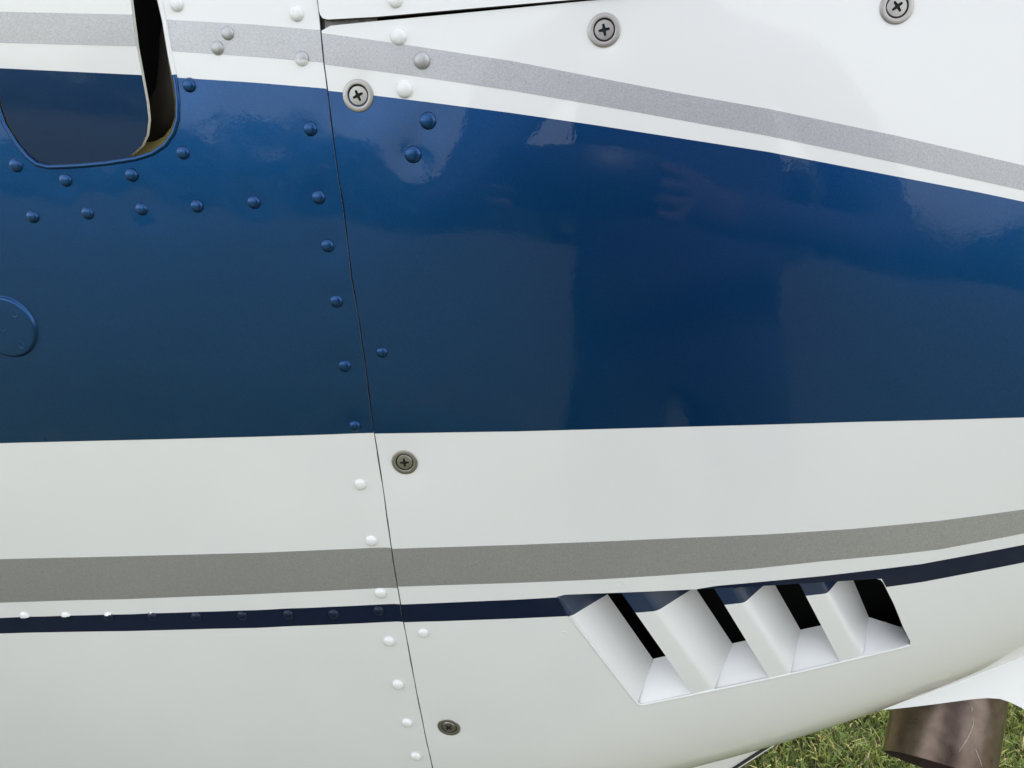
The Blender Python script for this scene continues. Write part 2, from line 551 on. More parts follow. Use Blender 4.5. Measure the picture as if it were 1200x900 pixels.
FAST = []                                      # fasteners: kind, px, py, diameter in px, owner
def add(kind, owner, lst):
    for (px, py, d) in lst:
        FAST.append((kind, owner, px, py, d))
add('rivet', 'left', [(222, 100, 16), (364, 151, 16.5), (215, 179, 15.5), (19, 194, 15.5), (77, 211, 15), (155, 205, 15.5), (39, 254, 14.5), (103, 250, 14.5),
    (166, 245, 14.5), (231.5, 241.5, 15), (298, 237, 15.5), (373.5, 231, 16), (384, 288, 15.5), (394.5, 353, 15.5), (404, 429, 15), (416, 499, 14),
    (207, 5, 16), (348, 16.5, 16.5), (267, 39, 15.5), (255, 56, 15.5), (354, 68.5, 16.5), (422, 568, 13.5), (435, 634, 13.5), (446, 695, 13.5), (456, 751, 13.5),
    (466.5, 802, 13.5), (477, 847, 13), (487.5, 886, 12.5), (29, 722, 11.5), (78, 722, 11.5), (128, 722, 11.5), (179, 722, 11.5), (230.5, 722, 12), (284, 721, 12),
    (338, 720, 12.5), (391, 719, 12.5), (444, 715, 12.5)])
add('rivet', 'right', [(467, 43, 19), (494.5, 71, 19.5), (474, 105, 19), (501.5, 141.5, 20), (484, 181, 20), (447.5, 413, 13), (496, 742, 12.5)])
add('rivet', 'top', [(464, 1, 17)])
add('flush', 'right', [(727, 684, 10.5), (834, 682, 10), (661, 744, 10)])
add('screw', 'right', [(708, 35, 38.5), (1051.5, 7.5, 39), (419.5, 112, 37), (474, 542, 31.5), (526, 852.5, 27.5)])
fx = find([f[2] for f in FAST], [f[3] for f in FAST])
for f, q in zip(FAST, fx):
    if f[0] == 'rivet':
        DENTS.append((q[0], q[1], 0.00016 * (1.0 + 0.8 * math.sin(q[0] * 311 + q[1] * 177)), 0.0085))
    elif f[0] == 'screw':
        DENTS.append((q[0], q[1], 0.0007, 0.0125))

# ------------------------------------------------------------------ the aircraft
aircraft = bpy.data.objects.new('aircraft', None)
COL.objects.link(aircraft)
aircraft['label'] = 'white light aircraft with blue band and silver stripes, parked on grass'
aircraft['category'] = 'aircraft'

top_line_l = [(X0, S_TOP), tuple(seam_l[0])]
left_panel = sheet('fuselage_panel', [(X0, S_TOP)] + [tuple(p) for p in seam_l] + [(X0, S_BOT)], [hole_open], M['white'], aircraft, 0.0002, 0.0016)
# lower cowl: from the seam below the gap, along its own top edge, out to the nose
k0 = low_e[0]
sr = [p for p in seam_r if p[1] > k0[1] + 0.0005]
cut = np.array([seam_x(k0[1]) + GAP, k0[1]])
ext = low_e[-1] + (low_e[-1] - low_e[-2]) * 1.0
lower_loop = [tuple(cut)] + [tuple(p) for p in low_e[1:]] + [(X1, ext[1] - 0.02), (X1, S_BOT)] + [tuple(p) for p in sr[::-1]]
lower_cowl = sheet('lower_cowl', lower_loop, [hole_louv], M['white'], aircraft, 0.0, 0.0016)
te = [p for p in top_e]
su = [p for p in seam_r if p[1] < te[0][1] - 0.001]
ext2 = te[-1] + (te[-1] - te[-2]) * 1.0
upper_loop = [tuple(p) for p in su] + [tuple(p) for p in te] + [(X1, ext2[1] - 0.02), (X1, S_TOP)]
upper_cowl = sheet('upper_cowl', upper_loop, [], M['white'], aircraft, 0.0011, 0.0022)

def band_loop(tp, bt, side):
    a = finds(tp); b_ = finds(bt)
    if side == 'left':
        a[0, 0] = b_[0, 0] = X0 + 0.01
        loop = []
        for L in (a, b_):
            q = resample(L, 0.004)
            lim = seam_x(q[:, 1]) - GAP - 0.00002
            k = q[:, 0] < lim
            q = q[k]
            # end exactly on the seam
            s_e = q[-1, 1]
            q = np.vstack([q, [[seam_x(s_e) - GAP - 0.00002, s_e]]])
            loop.append(q)
        mid = [p - [0.00002, 0] for p in seam_l if loop[0][-1, 1] + 2e-4 < p[1] < loop[1][-1, 1] - 2e-4]
        return np.vstack([loop[0]] + ([np.array(mid)] if mid else []) + [loop[1][::-1]])
    else:
        loop = []
        for L in (a, b_):
            d = L[-1] - L[-2]
            L = np.vstack([L, [L[-1] + d * (X1 - 0.01 - L[-1, 0]) / d[0]]])
            q = resample(L, 0.004)
            k = q[:, 0] > seam_x(q[:, 1]) + GAP + 0.00002
            q = q[k]
            s_e = q[0, 1]
            loop.append(np.vstack([[[seam_x(s_e) + GAP + 0.00002, s_e]], q]))
        mid = [p + [0.00002, 0] for p in seam_r if loop[0][0, 1] + 2e-4 < p[1] < loop[1][0, 1] - 2e-4]
        return np.vstack([loop[0], loop[1][::-1]] + ([np.array(mid)[::-1]] if mid else []))
def clip_half(loop, fn):
    """Sutherland-Hodgman against one side of a test function (positive kept)"""
    out = []
    n = len(loop)
    v = [fn(p) for p in loop]
    for i in range(n):
        a, b_ = loop[i], loop[(i + 1) % n]; va, vb = v[i], v[(i + 1) % n]
        if va >= 0:
            out.append(a)
        if (va >= 0) != (vb >= 0):
            t_ = va / (va - vb)
            out.append(a + (b_ - a) * t_)
    return np.array(out)
o_right = finds(OPEN[:9]); o_left = finds(OPEN[::-1][:11])
def open_rx(s):
    return np.interp(s, o_right[:, 1], o_right[:, 0])
def open_lx(s):
    return np.interp(s, o_left[:, 1], o_left[:, 0])
for nm, mt, tp, bt in (('silver_stripe', 'silver', L_SIL_T, L_SIL_B), ('silver_stripe', 'silver', L_SIL2_T, L_SIL2_B), ('navy_stripe', 'navy', L_NAV_T, L_NAV_B)):
    lp = band_loop(tp, bt, 'left')
    if tp is L_SIL_T:
        r_ = clip_half(lp, lambda p: p[0] - open_rx(p[1]) - 0.0002)
        sheet(nm, r_, [], M[mt], left_panel, 0.0002 + FILM, FILM)
        l_ = clip_half(lp, lambda p: open_lx(p[1]) - 0.0002 - p[0])
        sheet(nm, l_, [], M[mt], left_panel, 0.0002 + FILM, FILM)
    else:
        sheet(nm, lp, [], M[mt], left_panel, 0.0002 + FILM, FILM)
# the blue band on the left, notched by the opening
lp = band_loop(L_BLU_T, L_BLU_B, 'left')
topb = finds(L_BLU_T)
ho = resample(hole_open, 0.003, True)
cen = ho.mean(0)
big_open = ho + (ho - cen) / np.linalg.norm(ho - cen, axis=1, keepdims=True) * 0.00025
tb = lambda x: np.interp(x, topb[:, 0], topb[:, 1])
notch = [p for p in big_open if p[1] > tb(p[0]) + 0.0006]
i0 = max(range(len(notch)), key=lambda i: -notch[i][0] - 100 * 0)   # leftmost
# order the notch from its left end to its right end along the bottom
notch = sorted(notch, key=lambda p: math.atan2(p[1] - tb(cen[0]), -(p[0] - cen[0])))
nl, nr = notch[0], notch[-1]
topq = [p for p in resample(topb, 0.004)]
tl = [p for p in topq if p[0] < nl[0] - 0.0008 and p[0] > X0 + 0.02]
tr = [p for p in topq if p[0] > nr[0] + 0.0008 and p[0] < seam_x(p[1]) - GAP - 0.0005]
s_end = np.interp(seam_x(topb[-1, 1]), topb[:, 0], topb[:, 1])
botq = resample(finds(L_BLU_B), 0.004)
botq = [p for p in botq if p[0] < seam_x(p[1]) - GAP - 0.0002 and p[0] > X0 + 0.02]
bs = botq[-1][1]
midq = [p - [0.00002, 0] for p in resample(seam_l, 0.004) if s_end + 3e-4 < p[1] < bs - 3e-4]
blue_loop = [np.array([X0 + 0.01, topb[0, 1]])] + tl + [np.array([nl[0], tb(nl[0])])] + notch + [np.array([nr[0], tb(nr[0])])] + tr + \
    [np.array([seam_x(s_end) - GAP - 0.00002, s_end])] + midq + [np.array([seam_x(bs) - GAP - 0.00002, bs])] + botq[::-1] + [np.array([X0 + 0.01, botq[0][1]])]
sheet('blue_band', np.array(blue_loop), [], M['blue'], left_panel, 0.0002 + FILM, FILM)

for nm, mt, tp, bt in (('silver_stripe', 'silver', R_SIL_T, R_SIL_B), ('blue_band', 'blue', R_BLU_T, R_BLU_B), ('silver_stripe', 'silver', R_SIL2_T, R_SIL2_B)):
    sheet(nm, band_loop(tp, bt, 'right'), [], M[mt], lower_cowl, FILM, FILM)
# the thin navy stripe breaks at the louvres
lp = band_loop(R_NAV_T, R_NAV_B, 'right')
navT = finds(R_NAV_T); navB = finds(R_NAV_B)
edgeL = finds([(650, 690), (654, 699), (666, 721), (690, 752)]); edgeR = finds([(1020, 655), (1035.5, 683), (1040, 692), (1058, 734)])
elx = lambda s: np.interp(s, edgeL[:, 1], edgeL[:, 0]); erx = lambda s: np.interp(s, edgeR[:, 1], edgeR[:, 0])
sheet('navy_stripe', clip_half(lp, lambda p: elx(p[1]) - 0.0002 - p[0]), [], M['navy'], lower_cowl, FILM, FILM)
sheet('navy_stripe', clip_half(lp, lambda p: p[0] - erx(p[1]) - 0.0002), [], M['navy'], lower_cowl, FILM, FILM)
# the sliver of stripe above the louvres
topo = finds(LOUV[:15:-1])
tox = lambda x: np.interp(x, topo[:, 0], topo[:, 1])
seg_ = clip_half(lp, lambda p: p[0] - elx(p[1]) + 0.0001)
seg_ = clip_half(seg_, lambda p: erx(p[1]) - 0.0001 - p[0] + 0.0003)
xs = np.linspace(topo[1, 0], erx(topo[-1, 1]) - 0.0002, 60)
nt_s = np.interp(xs, navT[:, 0], navT[:, 1]); tb_s = tox(xs) - 0.00002
k = tb_s - nt_s > 0.00012
if k.sum() > 3:
    sheet('navy_stripe', np.vstack([np.stack([xs[k], nt_s[k]], -1), np.stack([xs[k], tb_s[k]], -1)[::-1]]), [], M['navy'], lower_cowl, FILM, FILM)

# what paint lies at a place of the photograph
def ln(L, x):
    a = np.array(L); return np.interp(x, a[:, 0], a[:, 1])
def paint_at(px, py):
    sx = np.interp(py, [p[1] for p in SEAM], [p[0] for p in SEAM])
    if px < sx:
        bands = ((L_SIL_T, L_SIL_B, 2), (L_BLU_T, L_BLU_B, 1), (L_SIL2_T, L_SIL2_B, 2), (L_NAV_T, L_NAV_B, 3))
    else:
        bands = ((R_SIL_T, R_SIL_B, 2), (R_BLU_T, R_BLU_B, 1), (R_SIL2_T, R_SIL2_B, 2), (R_NAV_T, R_NAV_B, 3))
    for a, b_, k_ in bands:
        if ln(a, px) <= py <= ln(b_, px):
            return k_
    return 0

# ------------------------------------------------------------------ rivets
PAINTS = ['white', 'blue', 'silver', 'navy']
def dome(name, mats, mi_fn=None, seg=20):
    prof = [(1.14, -0.03), (1.05, 0.015), (1.0, 0.05), (0.985, 0.15), (0.92, 0.27), (0.78, 0.38), (0.55, 0.46), (0.28, 0.50)]
    V = [(r_ * math.cos(2 * math.pi * k / seg), r_ * math.sin(2 * math.pi * k / seg), h) for r_, h in prof for k in range(seg)] + [(0, 0, 0.505)]
    F = []
    for i in range(len(prof) - 1):
        for k in range(seg):
            F.append((i * seg + k, i * seg + (k + 1) % seg, (i + 1) * seg + (k + 1) % seg, (i + 1) * seg + k))
    c = len(V) - 1; b0 = (len(prof) - 1) * seg
    for k in range(seg):
        F.append((b0 + k, b0 + (k + 1) % seg, c))
    me = bpy.data.meshes.new(name)
    me.from_pydata(V, [], F)
    for mm in mats:
        me.materials.append(mm)
    if mi_fn:
        me.polygons.foreach_set('material_index', np.array([mi_fn(np.mean([V[i] for i in f], axis=0)) for f in F], dtype=np.int32))
    me.shade_smooth()
    return me
SHARED = {i: dome('rivet', [M[p]]) for i, p in enumerate(PAINTS)}
OWN = {'left': left_panel, 'right': lower_cowl, 'top': upper_cowl}
OFFS = {'left': 0.0002, 'right': 0.0, 'top': 0.0011}

def disc_screw_mesh(cross_rot):
    """countersunk screw head with a cross recess; unit radius 1"""
    seg = 28
    ring = [(math.cos(2 * math.pi * k / seg), math.sin(2 * math.pi * k / seg)) for k in range(seg)]
    a, L = 0.14, 0.56
    cr_ = []
    for q in range(4):
        an = q * math.pi / 2 + cross_rot
        ca, sa = math.cos(an), math.sin(an)
        for (u, v) in ((a * 1.15, -a * 1.15), (L, -a * 0.8), (L * 1.06, 0), (L, a * 0.8)):
            cr_.append((u * ca - v * sa, u * sa + v * ca))
    pts = [(x * 0.93, y * 0.93) for x, y in ring] + cr_
    ed = [(k, (k + 1) % seg) for k in range(seg)] + [(seg + k, seg + (k + 1) % 16) for k in range(16)]
    res = delaunay_2d_cdt([Vector(p) for p in pts], ed, [], 0, 1e-7)
    V2 = [tuple(v) for v in res[0]]
    F = []
    for f in res[2]:
        c = np.mean([V2[i] for i in f], axis=0)
        if not inside(np.array([c]), cr_)[0]:
            F.append(tuple(f))
    V = [(x, y, 0.15 + 0.05 * (1 - x * x - y * y)) for x, y in V2]
    mi = [0] * len(F)
    b0 = len(V)
    V += [(x, y, 0.09) for x, y in ring]           # chamfered outside
    V += [(x, y, 0.0) for x, y in ring]
    for k in range(seg):
        F.append((k, b0 + k, b0 + (k + 1) % seg, (k + 1) % seg)[::-1]); mi.append(0)
        F.append((b0 + k, b0 + seg + k, b0 + seg + (k + 1) % seg, b0 + (k + 1) % seg)[::-1]); mi.append(0)
    b1 = len(V)
    V += [(x * 0.86, y * 0.86, 0.035) for x, y in cr_]
    for k in range(16):
        F.append((seg + k, seg + (k + 1) % 16, b1 + (k + 1) % 16, b1 + k)); mi.append(1)
    V.append((0, 0, 0.03)); c = len(V) - 1
    for k in range(16):
        F.append((b1 + k, b1 + (k + 1) % 16, c)); mi.append(1)
    me = bpy.data.meshes.new('screw')
    me.from_pydata(V, [], F)
    me.materials.append(M['screwmetal']); me.materials.append(M['recess'])
    me.polygons.foreach_set('material_index', np.array(mi, dtype=np.int32))
    bm = bmesh.new(); bm.from_mesh(me); bmesh.ops.recalc_face_normals(bm, faces=bm.faces); bm.to_mesh(me); bm.free()
    return me
def washer_mesh():
    seg = 40
    prof = [(1.0, -0.06, 0), (0.985, 0.085, 0), (0.955, 0.105, 0), (0.72, 0.10, 0), (0.675, 0.092, 0), (0.655, 0.06, 0), (0.645, 0.012, 1), (0.0, 0.012, 1)]
    V = [(r_ * math.cos(2 * math.pi * k / seg), r_ * math.sin(2 * math.pi * k / seg), h) for r_, h, _ in prof[:-1] for k in range(seg)] + [(0, 0, 0.012)]
    F, mi = [], []
    for i in range(len(prof) - 2):
        for k in range(seg):
            F.append((i * seg + k, i * seg + (k + 1) % seg, (i + 1) * seg + (k + 1) % seg, (i + 1) * seg + k)); mi.append(1 if prof[i + 1][2] or i >= 4 else 0)
    b0 = (len(prof) - 2) * seg
    for k in range(seg):
        F.append((b0 + k, b0 + (k + 1) % seg, len(V) - 1)); mi.append(1)
    me = bpy.data.meshes.new('washer')
    me.from_pydata(V, [], F)
    me.materials.append(M['nickel']); me.materials.append(M['recess'])
    me.polygons.foreach_set('material_index', np.array(mi, dtype=np.int32))
    me.shade_smooth()
    return me
WASH = washer_mesh()
def flush_mesh():
    seg = 20
    prof = [(1.03, -0.05), (1.0, 0.035), (0.93, 0.05), (0.86, 0.01), (0.78, 0.0)]
    V = [(r_ * math.cos(2 * math.pi * k / seg), r_ * math.sin(2 * math.pi * k / seg), h) for r_, h in prof for k in range(seg)]
    F = [(i * seg + k, i * seg + (k + 1) % seg, (i + 1) * seg + (k + 1) % seg, (i + 1) * seg + k) for i in range(len(prof) - 1) for k in range(seg)]
    F.append(tuple((len(prof) - 1) * seg + k for k in range(seg)))
    me = bpy.data.meshes.new('flush_rivet')
    me.from_pydata(V, [], F)
    me.materials.append(M['white']); me.shade_smooth()
    return me
FLUSH = flush_mesh()
def put(name, me, mt, parent):
    o = bpy.data.objects.new(name, me)
    COL.objects.link(o)
    o.parent = parent
    o.matrix_local = mt
    return o
screw_rots = [R(12), R(38), R(25), R(5), R(50)]
si = 0
for (kind, owner, px, py, dpx), (x, s) in zip(FAST, fx):
    off = OFFS[owner]
    p3 = base_P(np.array([x]), np.array([s]))[0]
    dep = (p3 - CAM) @ FWD
    rad = dpx * 0.5 * dep / FPX
    mt = frame_at(x, s, off)
    if kind == 'rivet':
        mt = mt @ Matrix.Rotation(random.uniform(0, 6.28), 4, 'Z')
        mt = mt @ Matrix.Rotation(random.uniform(-0.05, 0.05), 4, 'X')
        q = mt @ Matrix.Diagonal((rad, rad, rad * random.uniform(1.05, 1.3), 1))
        codes = {paint_at(px + rad * FPX / dep * math.cos(a) * 0.8, py + rad * FPX / dep * math.sin(a) * 0.8) for a in np.linspace(0, 6.28, 13)}
        if len(codes) == 1:
            me = SHARED[codes.pop()]
        else:
            def fn(c, q=q):
                w_ = np.array(q @ Vector((c[0], c[1], 0.0)))
                u = proj(w_)
                return paint_at(u[0], u[1] + 0.8)
            me = dome('rivet', [M[p] for p in PAINTS], fn, 28)
        put('rivet', me, q, OWN[owner])
    elif kind == 'flush':
        put('flush_rivet', FLUSH, mt @ Matrix.Diagonal((rad, rad, rad, 1)), OWN[owner])
    else:
        wsc = mt @ Matrix.Translation((0, 0, 0.0001)) @ Matrix.Diagonal((rad, rad, rad, 1))
        put('washer', WASH, wsc, lower_cowl)
        r2 = rad * 0.60
        tl_ = Matrix.Rotation(R(random.uniform(-1.5, 1.5)), 4, 'X')
        put('screw', disc_screw_mesh(screw_rots[si]), mt @ tl_ @ Matrix.Translation((0, 0, 0.0001)) @ Matrix.Diagonal((r2, r2, r2, 1)), lower_cowl)
        si += 1

# ------------------------------------------------------------------ round plug button on the blue band
def plug():
    x, s = find(9, 383)[0]
    rad = 36.0 * ((base_P(np.array([x]), np.array([s]))[0] - CAM) @ FWD) / FPX
    seg = 56
    prof = [(1.05, -0.01), (1.01, 0.01), (1.0, 0.05), (0.985, 0.085), (0.955, 0.10), (0.92, 0.103), (0.5, 0.103), (0.0, 0.103)]
    V = [(r_ * math.cos(2 * math.pi * k / seg), r_ * math.sin(2 * math.pi * k / seg), h) for r_, h in prof[:-1] for k in range(seg)] + [(0, 0, 0.103)]
    F = [(i * seg + k, i * seg + (k + 1) % seg, (i + 1) * seg + (k + 1) % seg, (i + 1) * seg + k) for i in range(len(prof) - 2) for k in range(seg)]
    F += [((len(prof) - 2) * seg + k, (len(prof) - 2) * seg + (k + 1) % seg, len(V) - 1) for k in range(seg)]
    me = bpy.data.meshes.new('plug_button'); me.from_pydata(V, [], F); me.materials.append(M['blue']); me.shade_smooth()
    mt = frame_at(x, s, 0.0002 + FILM)
    put('plug_button', me, mt @ Matrix.Diagonal((rad, rad, rad, 1)), left_panel)
    for (px, py, r_) in ((20, 366, 4.5), (7, 384, 3.0), (28, 403, 4.5)):
        x2, s2 = find(px, py)[0]
        me2 = FLUSH.copy(); me2.materials[0] = M['blue']
        rr_ = r_ / 36.0 * rad
        put('flush_rivet', me2, frame_at(x2, s2, 0.0002 + FILM + 0.103 * rad) @ Matrix.Diagonal((rr_, rr_, rr_ * 1.3, 1)), left_panel)
plug()

# ------------------------------------------------------------------ opening with its flap
rim_pts = resample(hole_open, 0.003, True)
tube('opening_rim', [skin(np.array([p[0]]), np.array([p[1]]), 0.0001)[0] for p in rim_pts], 0.0012, M['blue'], left_panel, 8, True)
rimo = bpy.data.objects['opening_rim']
rimo.data.materials.append(M['white'])
wm = []
for f in rimo.data.polygons:
    u = proj(np.array(f.center))
    wm.append(0 if u[1] > ln(L_BLU_T, u[0]) else 1)
rimo.data.polygons.foreach_set('material_index', np.array(wm, dtype=np.int32))
# joggled flange behind the opening, olive primer
cen = hole_open.mean(0)
def ring_in(k_, d):
    p = resample(hole_open, 0.003, True)
    v = p - cen; L = np.linalg.norm(v, axis=1, keepdims=True)
    q = p - v / L * k_
    return off_P(q[:, 0], q[:, 1], np.full(len(q), d))
rings = [ring_in(-0.0004, 0.0012), ring_in(0.0005, 0.004), ring_in(0.0035, 0.0075), ring_in(0.0075, 0.011), ring_in(0.0085, 0.018), ring_in(0.014, 0.036)]
n = len(rings[0])
V = np.vstack(rings)
F = [(i * n + k, i * n + (k + 1) % n, (i + 1) * n + (k + 1) % n, (i + 1) * n + k) for i in range(len(rings) - 1) for k in range(n)]
tray = from_data('opening_flange', V, F, M['olive'], aircraft)
F2 = [tuple(range(n))]
back = from_data('bay_back', ring_in(0.008, 0.04), F2, M['shade_black'], aircraft)
# a dark hose in the bay
hp = [(190, -90, 0.030), (188, 0, 0.028), (182, 40, 0.026), (183, 75, 0.024), (180, 105, 0.024), (166, 130, 0.026), (140, 150, 0.030)]
hq = [off_P(*(find(a, b_)[0][:, None]), np.array([d]))[0] for a, b_, d in hp]
hpts = resample(np.array(hq), 0.003)
rads = [0.0108] * len(hpts)
tube('hose', hpts, 0.011, M['hose'], aircraft, 16, rads=rads)
# the flap itself, set a little inside the skin and tipped so that its lower edge lies deeper
def flap():
    loop = resample(finds(DOOR), 0.003, True)
    lo, hi = loop.min(0), loop.max(0)
    g = np.stack(np.meshgrid(np.arange(lo[0], hi[0], 0.004), np.arange(lo[1], hi[1], 0.004)), -1).reshape(-1, 2)
    g = g[inside(g, loop)]; g = g[~near(g, loop, 0.002)]
    lines = []
    for L in (L_SIL_T, L_SIL_B, L_BLU_T):
        q = finds([(px, ln(L, px)) for px in np.linspace(-30, 172, 50)])
        lines.append(q)
    def build(nm, polyl, mat, off, parent, rim):
        return sheet_flat(nm, polyl, mat, off, parent, rim)
    s0 = hi[1]
    def pos(P, off):
        d = 0.0009 - 0.0085 * (1 - np.clip((P[:, 1] - lo[1]) / (hi[1] - lo[1]), 0, 1))
        u = proj(base_P(P[:, 0], P[:, 1]))
        q = find(u[:, 0], u[:, 1], d)
        return off_P(q[:, 0], q[:, 1], d - off)
    def piece(nm, lp, mat, off, parent, rim):
        lp = np.asarray(lp)
        lp = resample(lp, 0.003, True)
        gg = g[inside(g, lp)]
        if len(gg):
            gg = gg[~near(gg, lp, 0.002)]
        pts = [Vector(p) for p in lp] + [Vector(p) for p in gg]
        ed = [(i, (i + 1) % len(lp)) for i in range(len(lp))]
        res = delaunay_2d_cdt(pts, ed, [], 0, 1e-7)
        V2 = np.array([tuple(v) for v in res[0]]); Fq = np.array(res[2])
        Fq = Fq[inside(V2[Fq].mean(1), lp)]
        V3 = pos(V2, off); N3 = base_N(V2[:, 0], V2[:, 1])
        fn = np.cross(V3[Fq[:, 1]] - V3[Fq[:, 0]], V3[Fq[:, 2]] - V3[Fq[:, 0]])
        fl = (fn * N3[Fq[:, 0]]).sum(-1) < 0
        Fq[fl] = Fq[fl][:, ::-1]
        verts = list(V3); faces = [tuple(f) for f in Fq]; sharp = set()
        nb = len(lp)
        b0 = len(verts)
        for i in range(nb):
            verts.append(V3[i] - N3[i] * rim)
        for i in range(nb):
            j = (i + 1) % nb
            faces.append((i, j, b0 + j, b0 + i)); sharp.add((min(i, j), max(i, j)))
        return from_data(nm, verts, faces, mat, parent, True, sharp)
    door = piece('access_flap', loop, M['white'], 0.0, aircraft, 0.0022)
    door['label'] = 'blue and white flap, shade painted into its blue, with rounded lower corners'
    ls, lsb, lb = lines
    fS = lambda L: (lambda p: p[1] - np.interp(p[0], L[:, 0], L[:, 1]))
    a = clip_half(loop, fS(ls)); a = clip_half(a, lambda p: -fS(lsb)(p))
    piece('silver_stripe', a, M['silver'], FILM, door, FILM)
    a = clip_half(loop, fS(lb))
    piece('blue_band', a, M['shaded_blue'], FILM, door, FILM)
flap()

# ------------------------------------------------------------------ louvres
vent = bpy.data.objects.new('louvre_vent', None)
COL.objects.link(vent); vent.parent = aircraft
navB3 = skin(navB[:, 0], navB[:, 1])
def navy_attr(V):
    V = np.asarray(V)
    return V[:, 2] - np.interp(V[:, 0], navB3[:, 0], navB3[:, 2])
def lerp(a, b_, t_):
    return np.asarray(a, float) * (1 - t_) + np.asarray(b_, float) * t_
def onskin(pix, d):
    q = finds(pix, d)
    return off_P(q[:, 0], q[:, 1], np.broadcast_to(d, (len(q),)))
DM = 0.0175
# ridge left edge (top, bottom), bend (top, bottom), inner edge of the dive (top, bottom), next edge at the bottom
LV = [
    (None, ((652, 699), (746.5, 825.5)), ((711, 695), (765, 772)), (811, 812.5)),
    (((728, 694.5), (811, 812.5)), ((757, 700), (837, 808.5)), ((816, 690.5), (858, 754)), (902, 795.5)),
    (((836, 688), (902, 795.5)), ((864, 695), (926, 790)), ((908, 685), (938, 738)), (985, 776)),
    (((937, 684.5), (985, 776)), ((963, 686), (1011, 769.5)), ((1000, 680), (1018, 723)), (1066, 755)),
]
for i, (rid, bend, inner, nxt) in enumerate(LV):
    NA = 28
    al = np.linspace(-0.06, 1.0, NA)
    rows = []
    # across: ridge flat, rounded bend, dive
    if rid is not None:
        bs_ = [('r', 0.0), ('r', 0.0), ('r', 0.25), ('r', 0.5), ('r', 0.72)] + [('d', v) for v in np.linspace(-0.10, 1.0, 22)]
    else:
        bs_ = [('d', v) for v in np.linspace(0.0, 1.0, 22)]
    V, A = [], []
    for a in al:
        B = lerp(bend[0], bend[1], a); I = lerp(inner[0], inner[1], a)
        pix, dep = [], []
        Lf = lerp(rid[0], rid[1], a) if rid is not None else None
        for j, (k_, v) in enumerate(bs_):
            if k_ == 'r':
                p = lerp(Lf, B, v); d = 0.0002 if j else 0.0016
            else:
                if v < 0:
                    p = B + (B - Lf) * v * 1.6 if rid is not None else B
                else:
                    p = lerp(B, I, v)
                wv = 0.04 if rid is not None else 0.02
                dd = wv * np.logaddexp(0, (v - 0.03) / wv) / (wv * np.logaddexp(0, 0.97 / wv))
                if rid is None:
                    dd = dd - wv * 0
                d = 0.0002 + DM * dd
            pix.append(p); dep.append(d)
        V.append(onskin(np.array(pix), np.array(dep)))
    V = np.vstack(V); nb = len(bs_)
    F = [(r_ * nb + c, (r_ + 1) * nb + c, (r_ + 1) * nb + c + 1, r_ * nb + c + 1) for r_ in range(NA - 1) for c in range(nb - 1)]
    if rid is not None:
        sharp = {(r_ * nb + 1, (r_ + 1) * nb + 1) for r_ in range(NA - 1)}
    else:
        sharp = set()
    # turn the inner end a little further in, so that the slot has a folded edge
    louv = from_data('louvre', V, F, M['louvre'], vent, True, sharp, None, navy_attr(V))
    # end wall
    last = i == 3
    P0 = np.array(inner[1]); P3 = np.array(bend[1]); P2 = np.array(nxt) + (np.array([5, -1.2]) if not last else np.array([0, 0]))
    P1 = np.array([1062, 737]) if last else P0 + np.array([46, -10])
    V, NU, NVV = [], 14, 10
    for u in np.linspace(0, 1, NU):
        for v in np.linspace(0, 1, NVV):
            p = lerp(lerp(P3, P0, v), lerp(P2, P1, v), u)
            d = 0.0002 + DM * (0.82 * v + 0.18 * v * v) + (0.0006 if not last else 0)
            if last:
                d = 0.0002 + DM * v * (1 - 0.25 * u)
            V.append(onskin([p], np.array([d]))[0])
    F = [(a * NVV + c, (a + 1) * NVV + c, (a + 1) * NVV + c + 1, a * NVV + c + 1) for a in range(NU - 1) for c in range(NVV - 1)]
    from_data('end_wall', V, F, M['louvre'], vent, True, None, None, [-1.0] * len(V))
# bright rolled lip round the cut-out
lp_ = resample(finds(LOUV[:11]), 0.002)
tube('vent_lip', [skin(np.array([p[0]]), np.array([p[1]]), -0.0003)[0] for p in lp_], 0.00075, M['louvre'], vent, 8)
me = bpy.data.objects['vent_lip'].data
a = me.attributes.new('navy', 'FLOAT', 'POINT')
co = np.array([v.co for v in me.vertices])
a.data.foreach_set('value', navy_attr(co).astype(np.float32))

# ------------------------------------------------------------------ inner parts and far half of the body
def grid_obj(name, fn, us, vs, mat, parent, closed=False):
    V = [fn(u, v) for u in us for v in vs]
    nu, nv = len(us), len(vs)
    F = [(i * nv + j, (i + 1) * nv + j, (i + 1) * nv + j + 1, i * nv + j + 1) for i in range(nu - 1) for j in range(nv - 1)]
    return from_data(name, V, F, mat, parent)
xs_ = np.linspace(-0.35, 0.5, 40); ss_ = np.linspace(-0.1, 0.5, 40)
XX, SS = np.meshgrid(xs_, ss_, indexing='ij')
Q = off_P(XX.ravel(), SS.ravel(), np.full(XX.size, 0.045))
k = (XX.ravel() < seam_x(0.0) - 0.02) & (SS.ravel() < 0.13)
F = [(i * 40 + j, (i + 1) * 40 + j, (i + 1) * 40 + j + 1, i * 40 + j + 1) for i in range(39) for j in range(39)]
from_data('dark_liner', Q, F, M['shade_black'], aircraft)  # added black sheet that keeps the slots dark, in place of shade
